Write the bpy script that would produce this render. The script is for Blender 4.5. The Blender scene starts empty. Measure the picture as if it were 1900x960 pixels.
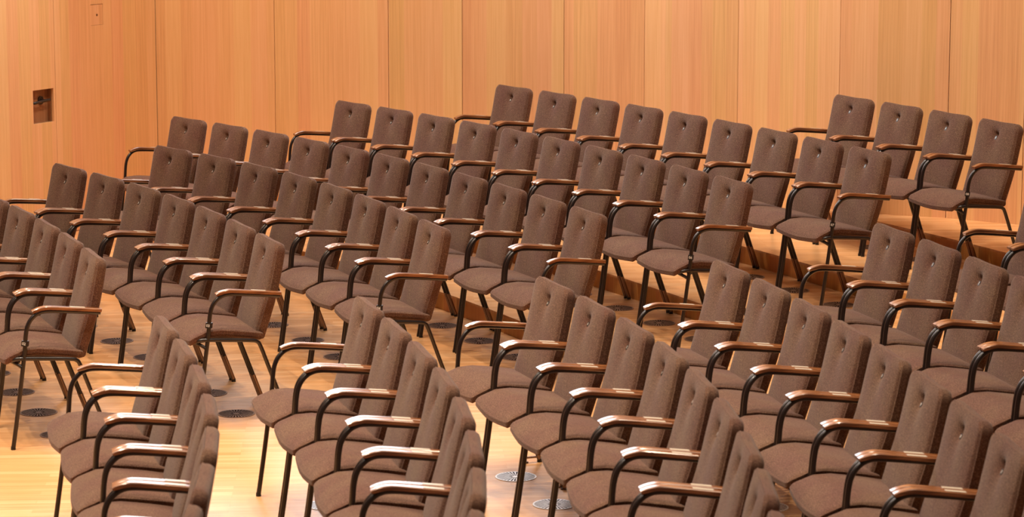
import bpy, bmesh, math, random
from mathutils import Vector, Matrix

random.seed(7)
SC = bpy.context.scene
COL = SC.collection

# ------------------------------------------------------------------ camera
H_CAM = 2.9173
cam_data = bpy.data.cameras.new('camera')
cam_data.sensor_width = 36.0
cam_data.lens = 5001.58 / 1900 * 36.0
cam_data.shift_x = 0.00185
cam_data.clip_end = 200
cam_data.dof.use_dof = True
cam_data.dof.focus_distance = 15.5
cam_data.dof.aperture_fstop = 6.3
cam = bpy.data.objects.new('camera', cam_data)
COL.objects.link(cam)
cam.location = (0, 0, H_CAM)
cam.rotation_euler = (math.pi / 2 - 0.158588, 0, 0)
SC.camera = cam

# ------------------------------------------------------------------ world and exposure
world = bpy.data.worlds.new('hall_ambient')
SC.world = world
world.use_nodes = True
wb = world.node_tree.nodes['Background']
wb.inputs['Color'].default_value = (1.0, 0.80, 0.62, 1)
wb.inputs['Strength'].default_value = 0.06
SC.view_settings.view_transform = 'Standard'
SC.view_settings.look = 'None'
SC.view_settings.gamma = 1.0
SC.view_settings.use_curve_mapping = False
SC.view_settings.exposure = 0.22

# ------------------------------------------------------------------ lamps
def spot(loc, target, watts, col=(1.0, 0.84, 0.66), size=75, radius=0.07):
    d = bpy.data.lights.new('ceiling_spotlight', 'SPOT')
    d.energy = watts
    d.color = col
    d.spot_size = math.radians(size)
    d.spot_blend = 0.6
    d.shadow_soft_size = radius
    o = bpy.data.objects.new('ceiling_spotlight', d)
    COL.objects.link(o)
    o.location = loc
    o.rotation_euler = (Vector(target) - Vector(loc)).to_track_quat('-Z', 'Y').to_euler()
    return o

def area(loc, target, watts, sx, sy, col):
    d = bpy.data.lights.new('area_light', 'AREA')
    d.shape = 'RECTANGLE'
    d.size = sx
    d.size_y = sy
    d.energy = watts
    d.color = col
    o = bpy.data.objects.new('area_light', d)
    COL.objects.link(o)
    o.location = loc
    o.rotation_euler = (Vector(target) - Vector(loc)).to_track_quat('-Z', 'Y').to_euler()
    return o

# key: a grid of narrow ceiling spotlights over the seats, throwing short crossing shadows
for lx, ly, w in ((-6.2, 8.6, 1000), (-6.0, 11.4, 1000), (-6.2, 14.6, 800), (-3.6, 7.4, 900), (-3.4, 10.2, 950), (-3.2, 13.2, 750), (-2.6, 16.4, 520),
                  (-1.0, 8.4, 900), (-0.6, 12.0, 650), (0.8, 10.0, 650), (1.2, 14.0, 420), (2.6, 8.0, 500)):
    spot((lx, ly, 9.0), (lx * 0.75 + 0.5, ly + 0.2, 0), w, (1.0, 0.81, 0.61), 72, 0.035)
# unseen wall washers, added to brighten the wall evenly and kept off the seats
for o in (area((-1.0, 16.2, 6.6), (-0.4, 19.9, 1.4), 66, 7.0, 0.5, (1.0, 0.83, 0.64)),
          area((-0.2, 17.2, 6.2), (-3.5, 19.0, 1.3), 24, 2.5, 0.5, (1.0, 0.83, 0.64)),
          area((1.3, 14.1, 6.6), (3.2, 16.9, 1.2), 60, 3.4, 0.5, (1.0, 0.83, 0.64))):
    o.data.spread = math.radians(80)
# broad cool-white light high on the rear wall, mirrored by the polished armrests
area((-1.6, 19.1, 3.9), (-1.0, 8.0, 1.2), 230, 4.8, 2.7, (0.88, 0.93, 1.0))

# ------------------------------------------------------------------ helpers
def new_mat(name):
    m = bpy.data.materials.new(name)
    m.use_nodes = True
    nt = m.node_tree
    b = nt.nodes['Principled BSDF']
    return m, nt, b

def N(nt, kind, **kw):
    n = nt.nodes.new(kind)
    for k, v in kw.items():
        setattr(n, k, v)
    return n

def ramp(nt, stops):
    r = N(nt, 'ShaderNodeValToRGB')
    el = r.color_ramp.elements
    while len(el) < len(stops):
        el.new(0.5)
    for e, (p, c) in zip(el, stops):
        e.position = p
        e.color = (*c, 1)
    return r

def simple(name, col, rough=0.5, metal=0.0, spec=0.5, coat=0.0):
    m, nt, b = new_mat(name)
    b.inputs['Base Color'].default_value = (*col, 1)
    b.inputs['Roughness'].default_value = rough
    b.inputs['Metallic'].default_value = metal
    b.inputs['Specular IOR Level'].default_value = spec
    b.inputs['Coat Weight'].default_value = coat
    return m

def fabric():
    m, nt, b = new_mat('brown_wool')
    tc = N(nt, 'ShaderNodeTexCoord')
    oi = N(nt, 'ShaderNodeObjectInfo')
    n1 = N(nt, 'ShaderNodeTexNoise'); n1.inputs['Scale'].default_value = 230; n1.inputs['Detail'].default_value = 5; n1.inputs['Roughness'].default_value = 0.75
    n2 = N(nt, 'ShaderNodeTexNoise'); n2.inputs['Scale'].default_value = 7; n2.inputs['Detail'].default_value = 3
    n2.noise_dimensions = '4D'
    mp = N(nt, 'ShaderNodeMath', operation='MULTIPLY'); mp.inputs[1].default_value = 50
    nt.links.new(oi.outputs['Random'], mp.inputs[0]); nt.links.new(mp.outputs[0], n2.inputs['W'])
    nt.links.new(tc.outputs['Object'], n1.inputs['Vector']); nt.links.new(tc.outputs['Object'], n2.inputs['Vector'])
    r = ramp(nt, [(0.31, (0.042, 0.019, 0.013)), (0.5, (0.118, 0.059, 0.042)), (0.69, (0.265, 0.157, 0.112))])
    nt.links.new(n1.outputs['Fac'], r.inputs[0])
    r2 = ramp(nt, [(0.32, (0.92, 0.80, 0.80)), (0.68, (1.08, 1.12, 0.98))])
    nt.links.new(n2.outputs['Fac'], r2.inputs[0])
    mx = N(nt, 'ShaderNodeMix', data_type='RGBA', blend_type='MULTIPLY'); mx.inputs[0].default_value = 1
    nt.links.new(r.outputs[0], mx.inputs[6]); nt.links.new(r2.outputs[0], mx.inputs[7])
    nt.links.new(mx.outputs[2], b.inputs['Base Color'])
    b.inputs['Roughness'].default_value = 0.92
    b.inputs['Specular IOR Level'].default_value = 0.15
    b.inputs['Sheen Weight'].default_value = 0.12
    b.inputs['Sheen Roughness'].default_value = 0.5
    bp = N(nt, 'ShaderNodeBump'); bp.inputs['Strength'].default_value = 0.35; bp.inputs['Distance'].default_value = 0.002
    nt.links.new(n1.outputs['Fac'], bp.inputs['Height']); nt.links.new(bp.outputs[0], b.inputs['Normal'])
    return m

def veneer(name, dark, mid, light, rough=0.42, leaf=8.0, tone=0.07):
    """vertical-grain veneer: leaves side by side (object X runs along the panel, Z is up)"""
    m, nt, b = new_mat(name)
    tc = N(nt, 'ShaderNodeTexCoord'); oi = N(nt, 'ShaderNodeObjectInfo')
    sep = N(nt, 'ShaderNodeSeparateXYZ'); nt.links.new(tc.outputs['Object'], sep.inputs[0])
    off = N(nt, 'ShaderNodeMath', operation='MULTIPLY_ADD'); off.inputs[1].default_value = 37.0
    nt.links.new(oi.outputs['Random'], off.inputs[0]); nt.links.new(sep.outputs['X'], off.inputs[2])
    # leaf tone: 1D voronoi cells across the panel
    v = N(nt, 'ShaderNodeTexVoronoi'); v.voronoi_dimensions = '1D'; v.inputs['Scale'].default_value = leaf; v.inputs['Randomness'].default_value = 0.6
    nt.links.new(off.outputs[0], v.inputs['W'])
    sv = N(nt, 'ShaderNodeSeparateColor'); nt.links.new(v.outputs['Color'], sv.inputs[0])
    # grain
    cb = N(nt, 'ShaderNodeCombineXYZ')
    zx = N(nt, 'ShaderNodeMath', operation='MULTIPLY'); zx.inputs[1].default_value = 0.018
    nt.links.new(sep.outputs['Z'], zx.inputs[0])
    lf = N(nt, 'ShaderNodeMath', operation='MULTIPLY'); lf.inputs[1].default_value = 9.0
    nt.links.new(sv.outputs['Red'], lf.inputs[0])
    nt.links.new(off.outputs[0], cb.inputs['X']); nt.links.new(lf.outputs[0], cb.inputs['Y']); nt.links.new(zx.outputs[0], cb.inputs['Z'])
    n1 = N(nt, 'ShaderNodeTexNoise'); n1.inputs['Scale'].default_value = 85; n1.inputs['Detail'].default_value = 5; n1.inputs['Roughness'].default_value = 0.62
    nt.links.new(cb.outputs[0], n1.inputs['Vector'])
    n2 = N(nt, 'ShaderNodeTexNoise'); n2.inputs['Scale'].default_value = 16; n2.inputs['Detail'].default_value = 2
    nt.links.new(cb.outputs[0], n2.inputs['Vector'])
    a1 = N(nt, 'ShaderNodeMath', operation='MULTIPLY'); a1.inputs[1].default_value = 0.50
    a2 = N(nt, 'ShaderNodeMath', operation='MULTIPLY_ADD'); a2.inputs[1].default_value = 0.14
    a3 = N(nt, 'ShaderNodeMath', operation='MULTIPLY_ADD'); a3.inputs[1].default_value = tone * 2.0
    nt.links.new(n1.outputs['Fac'], a1.inputs[0])
    nt.links.new(n2.outputs['Fac'], a2.inputs[0]); nt.links.new(a1.outputs[0], a2.inputs[2])
    nt.links.new(sv.outputs['Green'], a3.inputs[0]); nt.links.new(a2.outputs[0], a3.inputs[2])
    r = ramp(nt, [(0.22, dark), (0.39, mid), (0.58, light)])
    nt.links.new(a3.outputs[0], r.inputs[0])
    hs = N(nt, 'ShaderNodeHueSaturation')
    hv = N(nt, 'ShaderNodeMath', operation='MULTIPLY_ADD'); hv.inputs[1].default_value = tone; hv.inputs[2].default_value = 1.0 - tone / 2
    nt.links.new(oi.outputs['Random'], hv.inputs[0]); nt.links.new(hv.outputs[0], hs.inputs['Value'])
    # leaves differ a little in hue: some redder, some more yellow
    hh = N(nt, 'ShaderNodeMath', operation='MULTIPLY_ADD'); hh.inputs[1].default_value = 0.018; hh.inputs[2].default_value = 0.489
    nt.links.new(sv.outputs['Blue'], hh.inputs[0]); nt.links.new(hh.outputs[0], hs.inputs['Hue'])
    nt.links.new(r.outputs[0], hs.inputs['Color']); nt.links.new(hs.outputs[0], b.inputs['Base Color'])
    b.inputs['Roughness'].default_value = rough
    b.inputs['Specular IOR Level'].default_value = 0.35
    return m

def floor_mat():
    m, nt, b = new_mat('oak_strip_floor')
    geo = N(nt, 'ShaderNodeNewGeometry')
    mp = N(nt, 'ShaderNodeMapping'); mp.inputs['Rotation'].default_value = (0, 0, math.radians(-3))
    nt.links.new(geo.outputs['Position'], mp.inputs['Vector'])
    br = N(nt, 'ShaderNodeTexBrick')
    br.inputs['Scale'].default_value = 1.0
    br.inputs['Brick Width'].default_value = 0.62
    br.inputs['Row Height'].default_value = 0.055
    br.inputs['Mortar Size'].default_value = 0.0012
    br.inputs['Color1'].default_value = (0, 0, 0, 1); br.inputs['Color2'].default_value = (1, 1, 1, 1)
    br.inputs['Mortar'].default_value = (0.25, 0.25, 0.25, 1)
    br.offset = 0.37; br.offset_frequency = 3
    nt.links.new(mp.outputs[0], br.inputs['Vector'])
    st = N(nt, 'ShaderNodeMapping'); st.inputs['Scale'].default_value = (1.2, 26, 26)
    nt.links.new(mp.outputs[0], st.inputs['Vector'])
    n = N(nt, 'ShaderNodeTexNoise'); n.inputs['Scale'].default_value = 2.0; n.inputs['Detail'].default_value = 4
    nt.links.new(st.outputs[0], n.inputs['Vector'])
    ad = N(nt, 'ShaderNodeMath', operation='MULTIPLY_ADD'); ad.inputs[1].default_value = 0.30
    sc = N(nt, 'ShaderNodeSeparateColor'); nt.links.new(br.outputs['Color'], sc.inputs[0])
    h = N(nt, 'ShaderNodeMath', operation='MULTIPLY'); h.inputs[1].default_value = 0.74
    nt.links.new(n.outputs['Fac'], h.inputs[0])
    nt.links.new(sc.outputs['Red'], ad.inputs[0]); nt.links.new(h.outputs[0], ad.inputs[2])
    r = ramp(nt, [(0.18, (0.61, 0.290, 0.110)), (0.50, (0.75, 0.398, 0.175)), (0.82, (0.84, 0.505, 0.260))])
    nt.links.new(ad.outputs[0], r.inputs[0]); nt.links.new(r.outputs[0], b.inputs['Base Color'])
    b.inputs['Roughness'].default_value = 0.27
    b.inputs['Specular IOR Level'].default_value = 0.5
    return m

M_FAB = fabric()
M_WALL = veneer('wall_oak_veneer', (0.64, 0.330, 0.142), (0.755, 0.425, 0.200), (0.83, 0.505, 0.265))
M_RISER = veneer('riser_oak_veneer', (0.54, 0.235, 0.060), (0.66, 0.310, 0.085), (0.74, 0.38, 0.12), tone=0.06)
M_FLOOR = floor_mat()
M_TUBE = simple('dark_brown_steel', (0.012, 0.006, 0.0055), 0.36, 0.0, 0.5, 0.2)
M_CHROME = simple('bronzed_chrome', (0.30, 0.21, 0.17), 0.25, 1.0)
M_FOOT = simple('black_glide', (0.012, 0.009, 0.008), 0.4)
M_SHELL = simple('dark_brown_seat_shell', (0.035, 0.016, 0.011), 0.5)
M_PLATE = simple('pale_label', (0.55, 0.46, 0.37), 0.35)
M_BLACK = simple('black_plastic', (0.012, 0.009, 0.009), 0.4)
M_WHITE = simple('white_print', (0.62, 0.58, 0.55), 0.5)
M_VENT_SHADED = simple('vent_metal_shaded', (0.34, 0.21, 0.15), 0.65, 0.0, 0.08)  # vent metal under the far chairs, shade put into the colour
M_VENT_LIT = simple('vent_metal_lit', (0.62, 0.60, 0.58), 0.35, 0.6)  # same vents, with the cool light they mirror put into the colour
M_SLOT_SHADE = simple('vent_slot_shade', (0.008, 0.004, 0.003), 0.9, 0.0, 0.0)  # near-black, paints the shade inside the vent slots on a solid disc
M_BACKING = simple('wall_backing', (0.10, 0.04, 0.015), 0.8)
M_HANDLE = simple('black_iron', (0.015, 0.010, 0.009), 0.4)
M_HATCH = M_WALL
m, nt, b = new_mat('armrest_walnut')
tc = N(nt, 'ShaderNodeTexCoord'); mpg = N(nt, 'ShaderNodeMapping'); mpg.inputs['Scale'].default_value = (90, 5, 60)
nz = N(nt, 'ShaderNodeTexNoise'); nz.inputs['Scale'].default_value = 1.6; nz.inputs['Detail'].default_value = 4
nt.links.new(tc.outputs['Object'], mpg.inputs[0]); nt.links.new(mpg.outputs[0], nz.inputs['Vector'])
rr = ramp(nt, [(0.35, (0.15, 0.046, 0.014)), (0.65, (0.35, 0.130, 0.042))])
nt.links.new(nz.outputs['Fac'], rr.inputs[0]); nt.links.new(rr.outputs[0], b.inputs['Base Color'])
b.inputs['Roughness'].default_value = 0.30
b.inputs['Coat Weight'].default_value = 1.0; b.inputs['Coat Roughness'].default_value = 0.17
M_ARM = m

def mesh_of(bm, name, mats, smooth=True, edge=None):
    me = bpy.data.meshes.new(name)
    bmesh.ops.recalc_face_normals(bm, faces=bm.faces)
    bm.to_mesh(me); bm.free()
    for mt in (mats if isinstance(mats, (list, tuple)) else [mats]):
        me.materials.append(mt)
    if smooth:
        for p in me.polygons:
            p.use_smooth = True
        me.set_sharp_from_angle(angle=math.radians(edge or 50))
    return me

def obj(name, me, parent=None):
    o = bpy.data.objects.new(name, me)
    COL.objects.link(o)
    if parent is not None:
        o.parent = parent
    return o

def tag(o, label=None, cat=None, group=None, kind=None):
    if label: o['label'] = label
    if cat: o['category'] = cat
    if group: o['group'] = group
    if kind: o['kind'] = kind
    return o

def box(bm, x0, x1, y0, y1, z0, z1, mi=0):
    vs = [bm.verts.new((x, y, z)) for z in (z0, z1) for y in (y0, y1) for x in (x0, x1)]
    for f in ((0, 2, 3, 1), (4, 5, 7, 6), (0, 1, 5, 4), (2, 6, 7, 3), (0, 4, 6, 2), (1, 3, 7, 5)):
        bm.faces.new([vs[i] for i in f]).material_index = mi

def smooth_path(pts, n=6):
    """Catmull-Rom through 3D points"""
    P = [Vector(p) for p in pts]
    out = []
    for i in range(len(P) - 1):
        p0 = P[max(i - 1, 0)]; p1 = P[i]; p2 = P[i + 1]; p3 = P[min(i + 2, len(P) - 1)]
        k = n if (p2 - p1).length > 0.012 else 2
        for t in range(k):
            s = t / k
            out.append(0.5 * ((2 * p1) + (p2 - p0) * s + (2 * p0 - 5 * p1 + 4 * p2 - p3) * s * s + (3 * p1 - p0 - 3 * p2 + p3) * s ** 3))
    out.append(P[-1])
    return out

def sweep(bm, pts, ring, cap=True, mi=0, side=Vector((1, 0, 0))):
    """ring(i, n) -> list of (a, b) offsets: a along the side axis, b along the normal"""
    rings = []
    n = len(pts)
    for i, p in enumerate(pts):
        t = (pts[min(i + 1, n - 1)] - pts[max(i - 1, 0)]).normalized()
        sd = (side - t * side.dot(t))
        if sd.length < 0.2:
            sd = Vector((0, 1, 0)) - t * t.y
        sd.normalize()
        nn = sd.cross(t)
        rings.append([bm.verts.new(p + sd * a + nn * b_) for a, b_ in ring(i, n)])
    m_ = len(rings[0])
    for i in range(n - 1):
        for k in range(m_):
            bm.faces.new((rings[i][k], rings[i][(k + 1) % m_], rings[i + 1][(k + 1) % m_], rings[i + 1][k])).material_index = mi
    if cap:
        bm.faces.new(rings[0][::-1]).material_index = mi
        bm.faces.new(rings[-1]).material_index = mi

def tube(bm, pts, r, seg=10, mi=0):
    c = [(r * math.cos(2 * math.pi * k / seg), r * math.sin(2 * math.pi * k / seg)) for k in range(seg)]
    sweep(bm, pts, lambda i, n: c, True, mi)

def disc(bm, cx, cy, z0, z1, r0, r1=None, seg=16, mi=0):
    r1 = r0 if r1 is None else r1
    a = [bm.verts.new((cx + r0 * math.cos(2 * math.pi * k / seg), cy + r0 * math.sin(2 * math.pi * k / seg), z0)) for k in range(seg)]
    b_ = [bm.verts.new((cx + r1 * math.cos(2 * math.pi * k / seg), cy + r1 * math.sin(2 * math.pi * k / seg), z1)) for k in range(seg)]
    for k in range(seg):
        bm.faces.new((a[k], a[(k + 1) % seg], b_[(k + 1) % seg], b_[k])).material_index = mi
    bm.faces.new(a[::-1]).material_index = mi
    bm.faces.new(b_).material_index = mi

def interp(tab, x):
    if x <= tab[0][0]: 
        (a, fa), (b_, fb) = tab[0], tab[1]
        return fa + (fb - fa) * (x - a) / (b_ - a)
    for (a, fa), (b_, fb) in zip(tab, tab[1:]):
        if x <= b_:
            return fa + (fb - fa) * (x - a) / (b_ - a)
    (a, fa), (b_, fb) = tab[-2], tab[-1]
    return fb + (fb - fa) * (x - b_) / (b_ - a)

def smooth_tab(tab, step):
    """resample a table with a smooth curve"""
    P = smooth_path([(x, y, 0) for x, y in tab], 8)
    return [(p.x, p.y) for p in P]

# ------------------------------------------------------------------ chair meshes (chair faces -Y, X is its width, origin on the floor)
S = 0.5235                      # chair pitch
HW = S / 2
TW = HW - 0.0130                # side tubes

FRONT_LEG = [(-0.1088, 0.006), (-0.099, 0.07), (-0.0765, 0.22), (-0.0545, 0.38), (-0.0420, 0.47), (-0.0355, 0.545), (-0.0255, 0.592), (-0.0050, 0.627), (0.028, 0.6515), (0.075, 0.6590), (0.19, 0.6500), (0.322, 0.6365)]
REAR_LEG = [(-0.098, 0.424), (-0.084, 0.4335), (-0.060, 0.437), (0.06, 0.430), (0.175, 0.421), (0.203, 0.413), (0.219, 0.391), (0.262, 0.276), (0.3105, 0.144), (0.3590, 0.008)]
ARM_TOP = [(-0.004, 0.6655), (0.018, 0.6745), (0.050, 0.6815), (0.085, 0.6815), (0.185, 0.6715), (0.328, 0.6565)]

def front_leg_mesh(sx):
    bm = bmesh.new()
    tube(bm, smooth_path([(sx * (TW - 0.003 * max(0.0, 1 - z / 0.42)), u, z) for u, z in FRONT_LEG], 4), 0.0105)
    return mesh_of(bm, 'front_leg', M_TUBE)

def rear_leg_mesh(sx):
    bm = bmesh.new()
    P = [(sx * (TW - 0.034), -0.102, 0.4235), (sx * (TW - 0.012), -0.090, 0.431)] + [(sx * TW, u, z) for u, z in REAR_LEG[2:]]
    tube(bm, smooth_path(P, 4), 0.0100)
    return mesh_of(bm, 'rear_leg', M_TUBE)

def sleeve_mesh(sx):
    bm = bmesh.new()
    a = Vector((sx * TW, 0.3590, 0.012)); b_ = Vector((sx * TW, 0.3105, 0.144))
    tube(bm, [a, a.lerp(b_, 0.97), a.lerp(b_, 1.0)], 0.0108, 12)
    return mesh_of(bm, 'sleeve', M_CHROME)

def foot_mesh(sx, u):
    bm = bmesh.new()
    wx = sx * (TW - (0.003 if u < 0 else 0.0))
    disc(bm, wx, u, 0.0, 0.006, 0.0118, 0.0118, 14)
    disc(bm, wx, u, 0.006, 0.016, 0.0115, 0.0108, 14)
    return mesh_of(bm, 'foot', M_FOOT, True, 30)

def arm_mesh(sx):
    bm = bmesh.new()
    w2 = 0.0160
    cx = sx * (HW - w2 - 0.0012)
    top = smooth_path([(cx, u, z) for u, z in ARM_TOP], 4)
    th = 0.0180
    def ring(i, n):
        f = min(1.0, 0.80 + 0.20 * (i / 4.0))
        t2 = th * f
        w = w2
        c = 0.0035
        # b runs along the normal (up); the swept line is the top face
        return [(-w + c, 0), (w - c, 0), (w, -c), (w, -t2 + c), (w - c, -t2), (-w + c, -t2), (-w, -t2 + c), (-w, -c)]
    sweep(bm, top, lambda i, n: [(a, b_) for a, b_ in ring(i, n)], True)
    # make sure the body hangs below the top line
    zs = [v.co.z for v in bm.verts]
    if sum(zs) / len(zs) > 0.672:
        bm.free(); bm = bmesh.new()
        sweep(bm, top, lambda i, n: [(a, -b_) for a, b_ in ring(i, n)], True)
    return mesh_of(bm, 'armrest', M_ARM, True, 40)

def plate_mesh(sx):
    bm = bmesh.new()
    cx = sx * (HW - 0.0178)
    u0, u1 = 0.178, 0.250
    z = lambda u: interp(ARM_TOP, u)
    w = 0.0120
    vs = [bm.verts.new((cx + a, u, z(u) + dz)) for dz in (-0.001, 0.0012) for u in (u0, u1) for a in (-w, w)]
    for f in ((0, 2, 3, 1), (4, 5, 7, 6), (0, 1, 5, 4), (2, 6, 7, 3), (0, 4, 6, 2), (1, 3, 7, 5)):
        bm.faces.new([vs[i] for i in f])
    return mesh_of(bm, 'armrest_plate', M_PLATE, False)

def crossbar_mesh():
    bm = bmesh.new()
    P = [(-TW, -0.0585, 0.396), (-TW + 0.008, -0.072, 0.406), (-TW + 0.026, -0.094, 0.419), (-TW + 0.055, -0.103, 0.424), (0, -0.103, 0.424),
         (TW - 0.055, -0.103, 0.424), (TW - 0.026, -0.094, 0.419), (TW - 0.008, -0.072, 0.406), (TW, -0.0585, 0.396)]
    pts = smooth_path(P, 4)
    c = [(0.0088 * math.cos(2 * math.pi * k / 10), 0.0088 * math.sin(2 * math.pi * k / 10)) for k in range(10)]
    sweep(bm, pts, lambda i, n: c, True, 0, Vector((0, 0, 1)))
    return mesh_of(bm, 'crossbar', M_TUBE)

def outline(hw0, hw1, v0, v1, r0, r1, seg=6, edge=5):
    """rounded quad: half-width hw0 at v0, hw1 at v1, corner radii r0 / r1; counter-clockwise list of (w, v)"""
    pts = []
    cs = [((hw0 - r0, v0 + r0), -math.pi / 2, r0), ((hw1 - r1, v1 - r1), 0, r1), ((-hw1 + r1, v1 - r1), math.pi / 2, r1), ((-hw0 + r0, v0 + r0), math.pi, r0)]
    arcs = [[(c[0] + r * math.cos(a + math.pi / 2 * k / seg), c[1] + r * math.sin(a + math.pi / 2 * k / seg)) for k in range(seg + 1)] for c, a, r in cs]
    for i in range(4):
        pts += arcs[i]
        a = arcs[i][-1]; b_ = arcs[(i + 1) % 4][0]
        for k in range(1, edge):
            pts.append((a[0] + (b_[0] - a[0]) * k / edge, a[1] + (b_[1] - a[1]) * k / edge))
    return pts

def cushion(bm, out, centre, front, back, th, rnd, rings=(0.12, 0.2, 0.3, 0.42, 0.55, 0.68, 0.8, 0.9, 0.96)):
    """front(w, v, s) -> position on the face, back(w, v, d) -> position d behind the face"""
    loops = []
    c = bm.verts.new(front(centre[0], centre[1], 0.0))
    def loop(s, fn):
        return [bm.verts.new(fn(centre[0] + (w - centre[0]) * s, centre[1] + (v - centre[1]) * s)) for w, v in out]
    for s in rings:
        loops.append(loop(s, lambda w, v, s=s: front(w, v, s)))
    # rounded shoulder, welt, side and rear
    def inset(d):
        L = []
        n = len(out)
        for i, (w, v) in enumerate(out):
            a = out[i - 1]; b_ = out[(i + 1) % n]
            tx, ty = b_[0] - a[0], b_[1] - a[1]
            l = math.hypot(tx, ty) or 1
            L.append((w - ty / l * d, v + tx / l * d))
        return L
    for ins, dep in ((0.0065, 0.0010), (0.0045, 0.0026), (0.0022, 0.0020), (-0.0006, 0.0045), (0.0010, 0.0085), (0.0, th * 0.5), (0.002, th - rnd), (0.008, th - rnd * 0.35), (0.02, th)):
        L = inset(ins)
        loops.append([bm.verts.new(back(w, v, dep)) for w, v in L])
    n = len(out)
    for k in range(n):
        bm.faces.new((c, loops[0][k], loops[0][(k + 1) % n]))
    for a, b_ in zip(loops, loops[1:]):
        for k in range(n):
            bm.faces.new((a[k], b_[k], b_[(k + 1) % n], a[(k + 1) % n]))
    cc = Vector((0, 0, 0))
    for v in loops[-1]:
        cc += v.co
    cc = bm.verts.new(cc / n)
    for k in range(n):
        bm.faces.new((cc, loops[-1][(k + 1) % n], loops[-1][k]))

BACK_U = smooth_tab([(0.415, 0.204), (0.50, 0.232), (0.60, 0.264), (0.70, 0.290), (0.80, 0.310), (0.89, 0.326)], 0)
DIMPLE = (0.0, 0.812)
def back_frame(z):
    u = interp(BACK_U, z)
    du = (interp(BACK_U, z + 0.01) - interp(BACK_U, z - 0.01)) / 0.02
    nrm = Vector((0, -1, du)).normalized()      # front normal
    return u, nrm

def back_mesh():
    bm = bmesh.new()
    out = outline(0.203, 0.209, 0.420, 0.891, 0.016, 0.045)
    def front(w, z, s):
        u, nn = back_frame(z)
        crown = 0.021 * max(0.0, 1 - abs(w / 0.214) ** 5.0) * max(0.0, 1 - abs((z - 0.655) / 0.24) ** 4)
        d = math.hypot(w - DIMPLE[0], (z - DIMPLE[1]) * 1.0)
        dim = 0.0260 * math.exp(-(d / 0.017) ** 2) + 0.0085 * math.exp(-(d / 0.052) ** 2)
        # soft vertical pull below and above the button
        dim += 0.0075 * math.exp(-(w / 0.048) ** 2) * math.exp(-((z - DIMPLE[1]) / (0.055 if z > DIMPLE[1] else 0.11)) ** 2)
        return Vector((w, u, z)) + nn * (crown - dim)
    def back(w, z, d):
        u, nn = back_frame(z)
        return Vector((w, u, z)) - nn * d
    cushion(bm, out, DIMPLE, front, back, 0.050, 0.018, (0.03, 0.06, 0.10, 0.15, 0.22, 0.31, 0.42, 0.55, 0.68, 0.8, 0.9, 0.96))
    # the top edge sags a little towards the middle
    for v in bm.verts:
        if v.co.z > 0.84:
            v.co.z -= 0.0035 * math.exp(-((v.co.x - 0.015) / 0.09) ** 2) * (v.co.z - 0.84) / 0.05
    return mesh_of(bm, 'backrest', M_FAB, True, 80)

SEAT_Z = smooth_tab([(-0.140, 0.432), (-0.128, 0.4425), (-0.105, 0.457), (-0.080, 0.4685), (-0.035, 0.4815), (0.015, 0.4835), (0.10, 0.4735), (0.18, 0.462), (0.240, 0.4515)], 0)
def seat_mesh():
    bm = bmesh.new()
    out = outline(0.2425, 0.234, -0.136, 0.240, 0.020, 0.012)
    out = [(w, v - 0.012 * max(0.0, 1 - (w / 0.20) ** 2) * (1 if v < -0.08 else 0)) for w, v in out]
    def front(w, u, s):
        crown = 0.013 * max(0.0, 1 - abs(w / 0.235) ** 3) * max(0.0, 1 - abs((u - 0.045) / 0.185) ** 4)
        return Vector((w, u, interp(SEAT_Z, u) + crown))
    def back(w, u, d):
        return Vector((w, u, interp(SEAT_Z, u) - d * 1.0))
    cushion(bm, out, (0.0, 0.05), front, back, 0.038, 0.012)
    return mesh_of(bm, 'seat', M_FAB, True, 80)

def shell_mesh():
    bm = bmesh.new()
    P = [(-0.07, 0.428), (0.0, 0.4365), (0.19, 0.4215)]
    vs = []
    for u, z in P:
        for w, dz in ((-0.20, 0.004), (0.20, 0.004), (0.17, -0.020), (-0.17, -0.020)):
            vs.append(bm.verts.new((w, u, z + dz)))
    for i in range(2):
        a = vs[4 * i:4 * i + 4]; b_ = vs[4 * i + 4:4 * i + 8]
        for k in range(4):
            bm.faces.new((a[k], a[(k + 1) % 4], b_[(k + 1) % 4], b_[k]))
    bm.faces.new(vs[0:4][::-1]); bm.faces.new(vs[8:12])
    return mesh_of(bm, 'seat_shell', M_SHELL, False)

def text_into(bm, body, size, place, mi):
    cu = bpy.data.curves.new('lettering', 'FONT')
    cu.body = body; cu.size = size; cu.align_x = 'CENTER'; cu.align_y = 'CENTER'; cu.resolution_u = 2; cu.offset = size * 0.02
    to = bpy.data.objects.new('lettering', cu)
    COL.objects.link(to)
    dg = bpy.context.evaluated_depsgraph_get()
    me = to.evaluated_get(dg).to_mesh()
    base = len(bm.verts)
    vs = [bm.verts.new(place(v.co.x, v.co.y)) for v in me.vertices]
    for p in me.polygons:
        try:
            bm.faces.new([vs[i] for i in p.vertices]).material_index = mi
        except ValueError:
            pass
    to.evaluated_get(dg).to_mesh_clear()
    bpy.data.objects.remove(to); bpy.data.curves.remove(cu)

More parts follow.
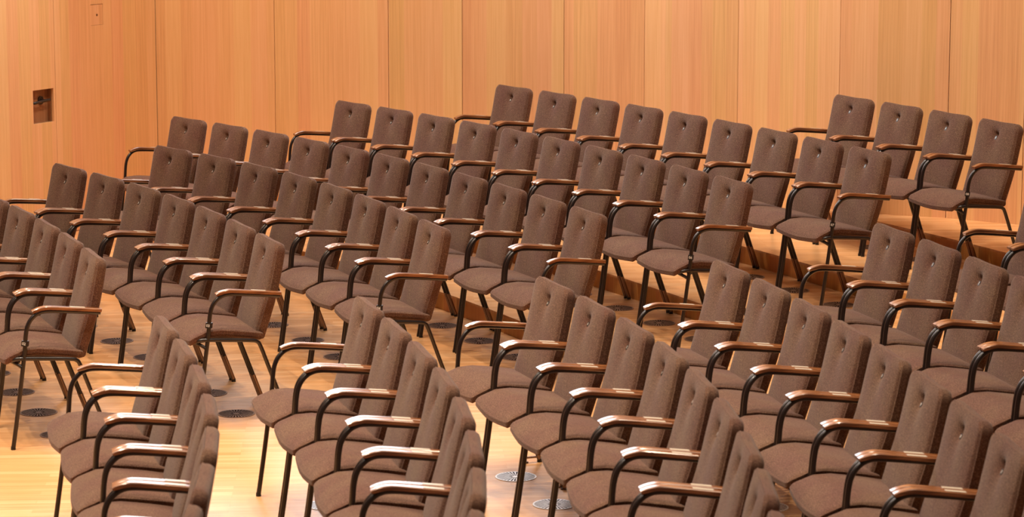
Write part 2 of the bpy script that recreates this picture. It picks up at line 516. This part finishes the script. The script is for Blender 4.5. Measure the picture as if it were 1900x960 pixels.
_seat_tags = {}
def seat_tag_mesh(num):
    if num in _seat_tags:
        return _seat_tags[num]
    bm = bmesh.new()
    u0, nn = back_frame(0.795)
    up = Vector((0, -nn.z * -1, nn.y * -1)).normalized()
    if up.z < 0: up = -up
    up = (up + Vector((0, 0.30, 0))).normalized()
    c0 = Vector((0.0, u0, 0.793)) + nn * 0.0015
    sx = Vector((1, 0, 0)); fr = sx.cross(up); 
    if fr.y > 0: fr = -fr
    w, h, t = 0.0088, 0.0108, 0.0012
    vs = [bm.verts.new(c0 + sx * a + up * b_ + fr * c) for c in (-t, t) for a, b_ in ((-w, -h), (w, -h), (w, h), (-w, h))]
    for f in ((0, 1, 2, 3), (4, 5, 6, 7), (0, 1, 5, 4), (1, 2, 6, 5), (2, 3, 7, 6), (3, 0, 4, 7)):
        bm.faces.new([vs[i] for i in f])
    bmesh.ops.recalc_face_normals(bm, faces=bm.faces)
    text_into(bm, '%02d' % num, 0.0135, lambda x, y: c0 + sx * x + up * (y * 1.1) + fr * (t + 0.0006), 1)
    me = bpy.data.meshes.new('seat_number_tag')
    bm.to_mesh(me); bm.free()
    me.materials.append(M_BLACK); me.materials.append(M_WHITE)
    _seat_tags[num] = me
    return me

def row_tag_mesh(txt, sx_):
    """little black clip with the row number, clipped round the front leg"""
    bm = bmesh.new()
    c0 = Vector((sx_ * TW, -0.0385, 0.510))
    out = Vector((sx_ * 0.80, -0.60, 0.0)).normalized()
    up = Vector((0, 0.12, 1)).normalized()
    sd = up.cross(out).normalized()
    w, h = 0.0135, 0.0135
    vs = [bm.verts.new(c0 + sd * a + up * b_ + out * c) for c in (-0.0125, 0.0135) for a, b_ in ((-w, -h), (w, -h), (w, h), (-w, h))]
    for f in ((0, 1, 2, 3), (4, 5, 6, 7), (0, 1, 5, 4), (1, 2, 6, 5), (2, 3, 7, 6), (3, 0, 4, 7)):
        bm.faces.new([vs[i] for i in f])
    bmesh.ops.recalc_face_normals(bm, faces=bm.faces)
    text_into(bm, txt, 0.0185, lambda x, y: c0 + sd * x + up * y + out * 0.0142, 1)
    me = bpy.data.meshes.new('row_number_tag')
    bm.to_mesh(me); bm.free()
    me.materials.append(M_BLACK); me.materials.append(M_WHITE)
    return me

def coupling_mesh(sx):
    """floor coupling that links neighbouring rear feet: bar with two glide cups"""
    bm = bmesh.new()
    x0 = sx * TW; x1 = sx * (TW - 0.010)
    u0, u1 = 0.352, 0.285
    box(bm, x0 - 0.006, x0 + 0.006, u1 - 0.004, u0 + 0.004, 0.020, 0.028)
    disc(bm, x0, u1, 0.0, 0.007, 0.019, 0.017, 16)
    disc(bm, x0, u1, 0.007, 0.026, 0.010, 0.009, 12)
    return mesh_of(bm, 'floor_coupling', M_CHROME, True, 30)

ME = {}
for sx in (-1, 1):
    ME['front_leg', sx] = front_leg_mesh(sx); ME['rear_leg', sx] = rear_leg_mesh(sx); ME['sleeve', sx] = sleeve_mesh(sx)
    ME['ffoot', sx] = foot_mesh(sx, -0.1088); ME['rfoot', sx] = foot_mesh(sx, 0.3590)
    ME['arm', sx] = arm_mesh(sx); ME['plate', sx] = plate_mesh(sx); ME['coupling', sx] = coupling_mesh(sx)
ME['crossbar'] = crossbar_mesh(); ME['back'] = back_mesh(); ME['seat'] = seat_mesh(); ME['shell'] = shell_mesh()

def armchair(x, y, z, th, num, label, group, row_tag=None, coupling=False):
    t = bpy.data.objects.new('armchair', None)
    t.empty_display_size = 0.1
    COL.objects.link(t)
    t.location = (x, y, z)
    t.rotation_euler = (0, 0, th - math.pi / 2)
    tag(t, label, 'chair', group)
    obj('seat', ME['seat'], t)
    bk = obj('backrest', ME['back'], t)
    obj('seat_number_tag', seat_tag_mesh(num), bk)['label'] = 'small black tag with white seat number'
    obj('seat_shell', ME['shell'], t)
    obj('crossbar', ME['crossbar'], t)
    for sx in (-1, 1):
        fl = obj('front_leg', ME['front_leg', sx], t)
        obj('foot', ME['ffoot', sx], fl)
        rl = obj('rear_leg', ME['rear_leg', sx], t)
        obj('foot', ME['rfoot', sx], rl)
        obj('sleeve', ME['sleeve', sx], rl)['label'] = 'bright metal sleeve on the lower leg'
        if coupling:
            obj('floor_coupling', ME['coupling', sx], rl)
        ar = obj('armrest', ME['arm', sx], t)
        obj('armrest_plate', ME['plate', sx], ar)['label'] = 'pale plate set into the armrest'
        if row_tag and row_tag[1] == sx:
            obj('row_number_tag', row_tag_mesh(row_tag[0], sx), fl)['label'] = 'black clip with white row number ' + row_tag[0]
    return t

# ------------------------------------------------------------------ setting: floor, tiers, wall
STEP = 0.1085
CHAINS = {"F1": [[-3.287, 14.937, 0.4711], [-3.047, 14.466, 0.4531], [-2.824, 13.986, 0.4172], [-2.619, 13.5, 0.3845], [-2.428, 13.006, 0.3568], [-2.249, 12.507, 0.3439]], "F2": [[-3.103, 16.266, 0.5935], [-2.808, 15.829, 0.5773], [-2.526, 15.38, 0.5397], [-2.264, 14.92, 0.4921], [-2.026, 14.448, 0.4417], [-1.813, 13.966, 0.3996], [-1.616, 13.475, 0.3681], [-1.432, 12.978, 0.3544]], "F3": [[-2.591, 17.179, 0.6708], [-2.263, 16.765, 0.6462], [-1.956, 16.336, 0.5936], [-1.672, 15.888, 0.5337], [-1.417, 15.425, 0.4701], [-1.193, 14.947, 0.4139], [-0.993, 14.458, 0.376], [-0.805, 13.964, 0.3592], [-0.621, 13.467, 0.3557]], "F4": [[-2.701, 18.953, 0.687], [-2.365, 18.544, 0.6699], [-2.044, 18.124, 0.6362], [-1.738, 17.694, 0.6026], [-1.446, 17.254, 0.5692], [-1.169, 16.805, 0.5371], [-0.906, 16.348, 0.5055], [-0.658, 15.882, 0.4727], [-0.426, 15.408, 0.4425], [-0.206, 14.928, 0.4182], [0.004, 14.441, 0.3981], [0.205, 13.951, 0.3887]], "F5": [[-1.539, 19.02, 0.6339], [-1.226, 18.594, 0.6198], [-0.925, 18.159, 0.5913], [-0.637, 17.717, 0.5622], [-0.362, 17.266, 0.533], [-0.101, 16.807, 0.5042], [0.148, 16.341, 0.4761], [0.383, 15.868, 0.4484], [0.606, 15.389, 0.4233], [0.817, 14.905, 0.4033], [1.021, 14.415, 0.3947]], "F6": [[-0.401, 19.077, 0.6044], [-0.1, 18.641, 0.5875], [0.185, 18.197, 0.5558], [0.457, 17.744, 0.5277], [0.717, 17.284, 0.5012], [0.965, 16.817, 0.475], [1.201, 16.344, 0.4495], [1.424, 15.865, 0.4261], [1.638, 15.381, 0.4065], [1.843, 14.892, 0.398]], "F7": [[1.78, 17.285, 0.4726], [2.02, 16.814, 0.4599], [2.248, 16.339, 0.4357], [2.465, 15.86, 0.4144], [2.673, 15.374, 0.4046]], "N1": [[-1.829, 11.167, 0.2735], [-1.686, 10.658, 0.2592], [-1.558, 10.144, 0.2236], [-1.452, 9.626, 0.1736], [-1.375, 9.102, 0.1164], [-1.329, 8.576, 0.0678], [-1.304, 8.047, 0.0277], [-1.3, 7.519, -0.0124], [-1.317, 6.99, -0.0324]], "N2": [[-1.011, 11.64, 0.274], [-0.868, 11.131, 0.2626], [-0.737, 10.619, 0.2336], [-0.624, 10.103, 0.1913], [-0.536, 9.583, 0.1383], [-0.478, 9.056, 0.0817], [-0.45, 8.528, 0.0335], [-0.443, 7.999, -0.0061], [-0.457, 7.471, -0.0458], [-0.491, 6.943, -0.0656]], "N3": [[-0.207, 12.144, 0.3356], [-0.033, 11.645, 0.3164], [0.122, 11.138, 0.2704], [0.25, 10.624, 0.2122], [0.345, 10.104, 0.1524], [0.41, 9.578, 0.0995], [0.45, 9.05, 0.0507], [0.464, 8.521, 0.0091], [0.46, 7.992, -0.0251], [0.438, 7.464, -0.0593], [0.397, 6.937, -0.0763]], "N4": [[0.634, 12.637, 0.2807], [0.78, 12.128, 0.263], [0.909, 11.616, 0.2289], [1.02, 11.098, 0.1963], [1.115, 10.578, 0.1654], [1.194, 10.055, 0.1378], [1.26, 9.531, 0.1125], [1.313, 9.005, 0.0898], [1.355, 8.479, 0.0713], [1.388, 7.951, 0.0554], [1.413, 7.423, 0.0475]], "N5": [[1.463, 13.108, 0.2792], [1.609, 12.599, 0.2652], [1.74, 12.086, 0.2386], [1.859, 11.57, 0.2129], [1.964, 11.052, 0.1868], [2.055, 10.531, 0.1647], [2.137, 10.009, 0.1464], [2.21, 9.485, 0.1282], [2.273, 8.96, 0.1191]], "N6": [[2.303, 13.57, 0.2905], [2.455, 13.064, 0.2768], [2.592, 12.553, 0.2526], [2.719, 12.04, 0.2316], [2.835, 11.524, 0.2211]]}
WALLV = [(-4.762, 16.65), (-3.270, 19.34), (-2.681, 20.4), (-1.748, 20.0), (-.892, 19.75), (-.348, 19.6), (.386, 19.3), (.942, 18.9), (1.08, 18.75), (1.549, 18.3), (2.148, 17.55), (2.37, 17.37), (2.803, 17.18), (3.23, 16.87), (4.4, 15.9), (6.2, 14.2)]

bm = bmesh.new()
vs = [bm.verts.new((x, y, 0)) for x, y in ((-9, -1), (9, -1), (9, 22), (-9, 22))]
vb = [bm.verts.new((v.co.x, v.co.y, -0.1)) for v in vs]
bm.faces.new(vs)
for i in range(4):
    bm.faces.new((vs[i], vb[i], vb[(i + 1) % 4], vs[(i + 1) % 4]))
bm.faces.new(vb[::-1])
tag(obj('floor', mesh_of(bm, 'floor', M_FLOOR, False)), 'pale oak strip floor under the lowest rows', None, None, 'structure')

def tier_line(row):
    L = []
    for key in ('F%d' % row, 'N%d' % row):
        for x, y, a in CHAINS.get(key, []):
            L.append((x + math.cos(a) * 0.386, y + math.sin(a) * 0.386))
    return L

T1, T2, T3 = tier_line(4), tier_line(5), tier_line(6)
T4 = tier_line(7)
# the highest tier has no rows in front of the camera on the right: carry its line on beside the one below
dx, dy = T4[-1][0] - T4[-2][0], T4[-1][1] - T4[-2][1]
for k in range(1, 9):
    px_, py_ = T4[-1]
    a = math.atan2(dy, dx) + 0.03
    l = 0.53
    dx, dy = l * math.cos(a), l * math.sin(a)
    T4.append((px_ + dx, py_ + dy))
heads = [[(-2.98, 20.2), ], [(-1.75, 20.1)], [(-0.62, 19.85)], [(1.45, 18.55)]]
RISER_M = {}
for lvl, (T, hd) in enumerate(zip((T1, T2, T3, T4), heads)):
    # line from the wall to the near edge, then close the polygon out to the right and behind the wall
    dx, dy = T[-1][0] - T[-2][0], T[-1][1] - T[-2][1]
    line = list(T)
    l = math.hypot(dx, dy)
    line.append((line[-1][0] + dx / l * 6.0, line[-1][1] + dy / l * 6.0))
    d0x, d0y = T[0][0] - T[1][0], T[0][1] - T[1][1]
    l0 = math.hypot(d0x, d0y)
    e = 0.9 if lvl else 0.75
    line = [(line[0][0] + d0x / l0 * e, line[0][1] + d0y / l0 * e)] + line
    z1 = STEP * (lvl + 1); z0 = STEP * lvl - 0.0
    # tread slab
    poly = line + [(8.5, line[-1][1]), (8.5, 21.5), (line[0][0], 21.5)]
    bm = bmesh.new()
    top = [bm.verts.new((x, y, z1)) for x, y in poly]
    f = bm.faces.new(top)
    r = bmesh.ops.extrude_face_region(bm, geom=[f])
    for v in [g for g in r['geom'] if isinstance(g, bmesh.types.BMVert)]:
        v.co.z = z1 - 0.012
    bmesh.ops.triangulate(bm, faces=[f for f in bm.faces if len(f.verts) > 4])
    tr = obj('floor_tier', mesh_of(bm, 'floor_tier', M_FLOOR, False))
    tag(tr, ['lowest raised oak tier, one step above the floor', 'second raised oak tier behind the third row of steps', 'third raised oak tier below the wall platform', 'top oak platform at the foot of the panelled wall'][lvl], None, None, 'structure')
    # riser boards: one per straight run, each its own board
    for (xa, ya), (xb, yb) in zip(line, line[1:]):
        L = math.hypot(xb - xa, yb - ya)
        key = (round(L, 3))
        bm = bmesh.new()
        box(bm, 0.0008, L - 0.0008, 0.001, 0.018, z0 - 0.0 if lvl == 0 else z0, z1 - 0.012)
        ro = obj('riser_board', mesh_of(bm, 'riser_board', M_RISER, False), tr)
        ro.location = (xa, ya, 0)
        ro.rotation_euler = (0, 0, math.atan2(yb - ya, xb - xa))

# rear wall: backing and separate veneered panels with open joints
WALL_TOP = 5.6
wall = obj('wall_rear', None)
tag(wall, 'tall faceted wall of honey-coloured vertical oak panels', None, None, 'structure')
bm = bmesh.new()
for (xa, ya), (xb, yb) in zip(WALLV, WALLV[1:]):
    L = math.hypot(xb - xa, yb - ya); nx, ny = -(yb - ya) / L, (xb - xa) / L
    if ny < 0: nx, ny = -nx, -ny
    ex, ey = (xb - xa) / L * 0.05, (yb - ya) / L * 0.05
    xa, ya, xb, yb = xa - ex, ya - ey, xb + ex, yb + ey
    p = [(xa + nx * 0.075, ya + ny * 0.075), (xb + nx * 0.075, yb + ny * 0.075), (xb + nx * 0.20, yb + ny * 0.20), (xa + nx * 0.20, ya + ny * 0.20)]
    lo = [bm.verts.new((x, y, 0)) for x, y in p]; hi = [bm.verts.new((x, y, WALL_TOP)) for x, y in p]
    for k in range(4):
        bm.faces.new((lo[k], lo[(k + 1) % 4], hi[(k + 1) % 4], hi[k]))
    bm.faces.new(hi); bm.faces.new(lo[::-1])
obj('backing', mesh_of(bm, 'backing', M_BACKING, False), wall)

def panel(xa, ya, xb, yb, a0, a1, hole=None, parent=None, name='wall_panel', g0=0.0022, g1=0.0022):
    """panel along the wall run from distance a0 to a1; hole=(h0, h1, z0, z1) in run coordinates"""
    L = math.hypot(xb - xa, yb - ya); tx, ty = (xb - xa) / L, (yb - ya) / L
    bm = bmesh.new()
    A0, A1 = g0, (a1 - a0) - g1
    if hole:
        h0, h1, z0, z1 = hole[0] - a0, hole[1] - a0, hole[2], hole[3]
        if h0 > A0: box(bm, A0, h0, 0, 0.03, 0.004, WALL_TOP)
        if h1 < A1: box(bm, h1, A1, 0, 0.03, 0.004, WALL_TOP)
        box(bm, h0, min(h1, A1), 0, 0.03, 0.004, z0)
        box(bm, h0, min(h1, A1), 0, 0.03, z1, WALL_TOP)
    else:
        box(bm, A0, A1, 0, 0.03, 0.004, WALL_TOP)
    o = obj(name, mesh_of(bm, name, M_WALL, False), parent)
    o.location = (xa + tx * a0, ya + ty * a0, 0)
    o.rotation_euler = (0, 0, math.atan2(ty, tx))
    return o

# panels: (run index, [joint distances])
runs = []
for i, ((xa, ya), (xb, yb)) in enumerate(zip(WALLV, WALLV[1:])):
    L = math.hypot(xb - xa, yb - ya)
    runs.append((i, xa, ya, xb, yb, L))
for i, xa, ya, xb, yb, L in runs:
    if i == 0:
        panel(xa, ya, xb, yb, 0.0, 1.05, None, wall)
        panel(xa, ya, xb, yb, 1.05, 2.06, None, wall)
    elif i == 1:
        p1 = panel(xa, ya, xb, yb, 0.0, L, (0.4265, 0.5725, 1.488, 1.641), wall)
        bm = bmesh.new()
        box(bm, 0.4285, 0.5705, 0.0015, 0.025, 1.4895, 1.6375)
        hp = mesh_of(bm, 'access_hatch', [M_WALL, M_HANDLE, M_CHROME], False)
        bm = bmesh.new(); bm.from_mesh(hp)
        cx, cz = 0.501, 1.562
        def cyl_y(r, y0, y1, x, z, mi, seg=16):
            a = [bm.verts.new((x + r * math.cos(2 * math.pi * k / seg), y0, z + r * math.sin(2 * math.pi * k / seg))) for k in range(seg)]
            b_ = [bm.verts.new((x + r * math.cos(2 * math.pi * k / seg), y1, z + r * math.sin(2 * math.pi * k / seg))) for k in range(seg)]
            for k in range(seg):
                bm.faces.new((a[k], b_[k], b_[(k + 1) % seg], a[(k + 1) % seg])).material_index = mi
            bm.faces.new(a).material_index = mi
        cyl_y(0.0085, -0.0015, 0.003, cx, cz, 2)
        cyl_y(0.0040, -0.0022, 0.003, cx, cz - 0.001, 1)
        bm.to_mesh(hp); bm.free()
        h_ = obj('access_hatch', hp, p1)
        h_['label'] = 'small square flush hatch with a keyhole'
    else:
        # runs that meet in a closed mitre have no open joint there
        panel(xa, ya, xb, yb, 0.0, L, None, wall, 'wall_panel', 0.0 if i in (8, 11) else 0.0022, 0.0 if i in (7, 10) else 0.0022)

# door with a recessed pull niche and black lever
door = obj('door_1', None)
tag(door, 'flush oak door with a black lever in a square niche, at the left edge', None, None, 'structure')
i, xa, ya, xb, yb, L = runs[0]
panel(xa, ya, xb, yb, 2.06, L, (2.820, 3.052, 0.828, 1.069), door, 'door_leaf')
tx, ty = (xb - xa) / L, (yb - ya) / L
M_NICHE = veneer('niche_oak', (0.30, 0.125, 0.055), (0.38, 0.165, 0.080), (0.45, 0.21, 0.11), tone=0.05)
bm = bmesh.new()
n0, n1, z0, z1, dp = 2.820, 3.052, 0.828, 1.069, 0.055
def quad(*p):
    bm.faces.new([bm.verts.new(q) for q in p])
quad((n0, dp, z0), (n1, dp, z0), (n1, dp, z1), (n0, dp, z1))
quad((n0, 0.02, z0), (n1, 0.02, z0), (n1, dp, z0), (n0, dp, z0))
quad((n0, 0.02, z1), (n1, 0.02, z1), (n1, dp, z1), (n0, dp, z1))
quad((n0, 0.02, z0), (n0, dp, z0), (n0, dp, z1), (n0, 0.02, z1))
quad((n1, 0.02, z0), (n1, dp, z0), (n1, dp, z1), (n1, 0.02, z1))
nic = obj('niche', mesh_of(bm, 'niche', M_NICHE, False), door)
nic.location = (xa, ya, 0); nic.rotation_euler = (0, 0, math.atan2(ty, tx))
bm = bmesh.new()
def cyl_y2(r, y0, y1, x, z, seg=20):
    a = [bm.verts.new((x + r * math.cos(2 * math.pi * k / seg), y0, z + r * math.sin(2 * math.pi * k / seg))) for k in range(seg)]
    b_ = [bm.verts.new((x + r * math.cos(2 * math.pi * k / seg), y1, z + r * math.sin(2 * math.pi * k / seg))) for k in range(seg)]
    for k in range(seg):
        bm.faces.new((a[k], b_[k], b_[(k + 1) % seg], a[(k + 1) % seg]))
    bm.faces.new(a); bm.faces.new(b_)
cyl_y2(0.030, 0.047, 0.054, 2.968, 0.985)
cyl_y2(0.011, 0.012, 0.050, 2.968, 0.985)
tube(bm, smooth_path([(3.026, 0.016, 0.986), (2.968, 0.014, 0.983), (2.90, 0.013, 0.979), (2.862, 0.014, 0.975), (2.850, 0.022, 0.975)], 4), 0.0105)
hd_ = obj('door_handle', mesh_of(bm, 'door_handle', M_HANDLE), door)
hd_.location = nic.location; hd_.rotation_euler = nic.rotation_euler
hd_['label'] = 'black lever handle on a round rose'

# ------------------------------------------------------------------ chairs and the vents under them
CHAIRS = [
    ('F', 1, 0, -3.167, 14.702, 0.4711),
    ('F', 1, 1, -2.936, 14.226, 0.4351),
    ('F', 1, 2, -2.722, 13.743, 0.3992),
    ('F', 1, 3, -2.523, 13.253, 0.3698),
    ('F', 1, 4, -2.338, 12.757, 0.3439),
    ('F', 2, 0, -2.956, 16.047, 0.5935),
    ('F', 2, 1, -2.667, 15.604, 0.5612),
    ('F', 2, 2, -2.395, 15.15, 0.5181),
    ('F', 2, 3, -2.145, 14.684, 0.466),
    ('F', 2, 4, -1.92, 14.207, 0.4174),
    ('F', 2, 5, -1.714, 13.72, 0.3817),
    ('F', 2, 6, -1.524, 13.226, 0.3544),
    ('F', 3, 0, -2.427, 16.972, 0.6708),
    ('F', 3, 1, -2.11, 16.55, 0.6216),
    ('F', 3, 2, -1.814, 16.112, 0.5657),
    ('F', 3, 3, -1.545, 15.657, 0.5016),
    ('F', 3, 4, -1.305, 15.186, 0.4386),
    ('F', 3, 5, -1.093, 14.703, 0.3892),
    ('F', 3, 6, -0.899, 14.211, 0.3627),
    ('F', 3, 7, -0.713, 13.716, 0.3557),
    ('F', 4, 0, -2.533, 18.748, 0.687),
    ('F', 4, 1, -2.205, 18.334, 0.6528),
    ('F', 4, 2, -1.891, 17.909, 0.6196),
    ('F', 4, 3, -1.592, 17.474, 0.5857),
    ('F', 4, 4, -1.307, 17.03, 0.5527),
    ('F', 4, 5, -1.037, 16.577, 0.5216),
    ('F', 4, 6, -0.782, 16.115, 0.4894),
    ('F', 4, 7, -0.542, 15.645, 0.456),
    ('F', 4, 8, -0.316, 15.168, 0.429),
    ('F', 4, 9, -0.101, 14.684, 0.4074),
    ('F', 4, 10, 0.105, 14.196, 0.3887),
    ('F', 5, 0, -1.383, 18.807, 0.6339),
    ('F', 5, 1, -1.076, 18.377, 0.6057),
    ('F', 5, 2, -0.781, 17.938, 0.5768),
    ('F', 5, 3, -0.5, 17.491, 0.5476),
    ('F', 5, 4, -0.232, 17.036, 0.5184),
    ('F', 5, 5, 0.023, 16.574, 0.4901),
    ('F', 5, 6, 0.266, 16.105, 0.462),
    ('F', 5, 7, 0.495, 15.628, 0.4347),
    ('F', 5, 8, 0.712, 15.147, 0.4119),
    ('F', 5, 9, 0.919, 14.66, 0.3947),
    ('F', 6, 0, -0.25, 18.859, 0.6044),
    ('F', 6, 1, 0.043, 18.419, 0.5707),
    ('F', 6, 2, 0.321, 17.97, 0.541),
    ('F', 6, 3, 0.587, 17.514, 0.5144),
    ('F', 6, 4, 0.841, 17.051, 0.488),
    ('F', 6, 5, 1.083, 16.581, 0.4619),
    ('F', 6, 6, 1.313, 16.104, 0.4371),
    ('F', 6, 7, 1.531, 15.623, 0.415),
    ('F', 6, 8, 1.74, 15.137, 0.398),
    ('F', 7, 0, 1.9, 17.05, 0.4726),
    ('F', 7, 1, 2.134, 16.577, 0.4472),
    ('F', 7, 2, 2.356, 16.1, 0.4242),
    ('F', 7, 3, 2.569, 15.617, 0.4046),
    ('N', 1, 0, -1.758, 10.912, 0.2735),
    ('N', 1, 1, -1.622, 10.401, 0.2449),
    ('N', 1, 2, -1.505, 9.885, 0.2023),
    ('N', 1, 3, -1.414, 9.364, 0.145),
    ('N', 1, 4, -1.352, 8.839, 0.0878),
    ('N', 1, 5, -1.316, 8.311, 0.0477),
    ('N', 1, 6, -1.302, 7.783, 0.0077),
    ('N', 1, 7, -1.308, 7.255, -0.0324),
    ('N', 2, 0, -0.94, 11.385, 0.274),
    ('N', 2, 1, -0.803, 10.875, 0.2512),
    ('N', 2, 2, -0.681, 10.361, 0.2159),
    ('N', 2, 3, -0.58, 9.843, 0.1666),
    ('N', 2, 4, -0.507, 9.319, 0.11),
    ('N', 2, 5, -0.464, 8.792, 0.0533),
    ('N', 2, 6, -0.446, 8.264, 0.0137),
    ('N', 2, 7, -0.45, 7.735, -0.0259),
    ('N', 2, 8, -0.474, 7.207, -0.0656),
    ('N', 3, 0, -0.12, 11.894, 0.3356),
    ('N', 3, 1, 0.044, 11.392, 0.2973),
    ('N', 3, 2, 0.186, 10.881, 0.2436),
    ('N', 3, 3, 0.297, 10.364, 0.1809),
    ('N', 3, 4, 0.378, 9.841, 0.1239),
    ('N', 3, 5, 0.43, 9.314, 0.0751),
    ('N', 3, 6, 0.457, 8.785, 0.0262),
    ('N', 3, 7, 0.462, 8.257, -0.008),
    ('N', 3, 8, 0.449, 7.728, -0.0422),
    ('N', 3, 9, 0.417, 7.201, -0.0763),
    ('N', 4, 0, 0.707, 12.383, 0.2807),
    ('N', 4, 1, 0.844, 11.872, 0.2453),
    ('N', 4, 2, 0.964, 11.357, 0.2125),
    ('N', 4, 3, 1.067, 10.838, 0.18),
    ('N', 4, 4, 1.155, 10.317, 0.1508),
    ('N', 4, 5, 1.227, 9.793, 0.1247),
    ('N', 4, 6, 1.286, 9.268, 0.1003),
    ('N', 4, 7, 1.334, 8.742, 0.0793),
    ('N', 4, 8, 1.371, 8.215, 0.0634),
    ('N', 4, 9, 1.401, 7.687, 0.0475),
    ('N', 5, 0, 1.536, 12.853, 0.2792),
    ('N', 5, 1, 1.675, 12.342, 0.2513),
    ('N', 5, 2, 1.8, 11.828, 0.2259),
    ('N', 5, 3, 1.912, 11.311, 0.1999),
    ('N', 5, 4, 2.01, 10.792, 0.1738),
    ('N', 5, 5, 2.096, 10.27, 0.1556),
    ('N', 5, 6, 2.174, 9.747, 0.1373),
    ('N', 5, 7, 2.241, 9.223, 0.1191),
    ('N', 6, 0, 2.379, 13.317, 0.2905),
    ('N', 6, 1, 2.523, 12.808, 0.2631),
    ('N', 6, 2, 2.656, 12.296, 0.2421),
    ('N', 6, 3, 2.777, 11.782, 0.2211),
]
LEVEL = {1: 0, 2: 0, 3: 0, 4: 0, 5: 1, 6: 2, 7: 3}
ORD = ['first', 'second', 'third', 'fourth', 'fifth', 'sixth', 'seventh', 'eighth', 'ninth', 'tenth', 'eleventh', 'twelfth']
NF = {r: sum(1 for c in CHAIRS if c[0] == 'F' and c[1] == r) for r in range(1, 8)}

def vent_mesh(mat):
    bm = bmesh.new()
    R = 0.094
    disc(bm, 0, 0, 0.0003, 0.0012, R - 0.004, R - 0.004, 40, 1)
    # outer ring
    seg = 48
    def ringz(ra, rb, z):
        a = [bm.verts.new((ra * math.cos(2 * math.pi * k / seg), ra * math.sin(2 * math.pi * k / seg), z)) for k in range(seg)]
        b_ = [bm.verts.new((rb * math.cos(2 * math.pi * k / seg), rb * math.sin(2 * math.pi * k / seg), z)) for k in range(seg)]
        for k in range(seg):
            bm.faces.new((a[k], b_[k], b_[(k + 1) % seg], a[(k + 1) % seg]))
        return a, b_
    a, b_ = ringz(R - 0.007, R, 0.003)
    c = [bm.verts.new((v.co.x, v.co.y, 0.0)) for v in b_]
    for k in range(seg):
        bm.faces.new((b_[k], c[k], c[(k + 1) % seg], b_[(k + 1) % seg]))
    disc(bm, 0, 0, 0.0012, 0.003, 0.016, 0.016, 24)
    # radial bars
    nb = 32
    for k in range(nb):
        t = 2 * math.pi * (k + 0.5) / nb
        ct, st = math.cos(t), math.sin(t)
        for r0, r1, w0, w1 in ((0.013, R - 0.006, 0.0011, 0.0038),) if k % 2 else ((0.030, R - 0.006, 0.0018, 0.0044),):
            q = [(r0, -w0), (r1, -w1), (r1, w1), (r0, w0)]
            bm.faces.new([bm.verts.new((r * ct - s_ * st, r * st + s_ * ct, 0.003)) for r, s_ in q])
    me = mesh_of(bm, 'floor_vent', [mat, M_SLOT_SHADE], False)
    return me
V_SHADED = vent_mesh(M_VENT_SHADED); V_LIT = vent_mesh(M_VENT_LIT)
VENTS = {('F', 1, 1), ('F', 1, 2), ('F', 1, 3), ('F', 1, 4), ('F', 2, 1), ('F', 2, 2), ('F', 2, 3), ('F', 2, 5), ('F', 2, 6), ('F', 3, 3), ('F', 3, 4), ('F', 3, 5), ('F', 4, 7), ('F', 4, 8), ('F', 4, 9), ('F', 5, 6), ('F', 5, 7), ('F', 5, 8), ('F', 5, 9), ('F', 6, 6), ('F', 6, 7), ('F', 6, 8), ('F', 7, 1), ('F', 7, 2), ('N', 2, 0), ('N', 3, 0), ('N', 3, 1), ('N', 4, 2)}
side_word = {'F': 'far block', 'N': 'near block'}
for blk, row, j, x, y, th in CHAIRS:
    z = STEP * LEVEL[row]
    rid = '%02d' % (row + 1)
    rw = ORD[row - 1]
    if blk == 'F':
        k = NF[row] - 1 - j
        num = (15 if row == 7 else 16) + k
        tot = NF[row]
        pos = 'beside the aisle' if k == 0 else '%s from the aisle' % ORD[k]
        rt = (rid, 1) if k == 0 else None
        label = 'brown wool armchair %s, %s row from the left in the far block' % (pos, rw)
        vlab = 'round floor vent under chair %s, %s far-block row' % (pos, rw)
        group = 'armchairs in the %s row of the far block' % rw
    else:
        num = 14 - j
        pos = 'beside the aisle' if j == 0 else '%s from the aisle' % ORD[j]
        rt = None
        label = 'brown wool armchair %s, %s row from the left in the near block' % (pos, rw)
        vlab = 'round floor vent under chair %s, %s near-block row' % (pos, rw)
        group = 'armchairs in the %s row of the near block' % ORD[row - 1]
    armchair(x, y, z, th, max(num, 1), label, group, rt, blk == 'N' and row == 3)
    if (blk, row, j) in VENTS:
        bright = blk == 'N'  # near-block vents use the lit copy of the metal, others the shaded
        v = obj('floor_vent', V_LIT if bright else V_SHADED)
        v.location = (x + math.cos(th) * 0.155, y + math.sin(th) * 0.155, z)
        v.rotation_euler = (0, 0, th)
        tag(v, ('brightly lit ' if bright else 'shaded ') + vlab, 'vent', 'floor vents of the %s' % side_word[blk])
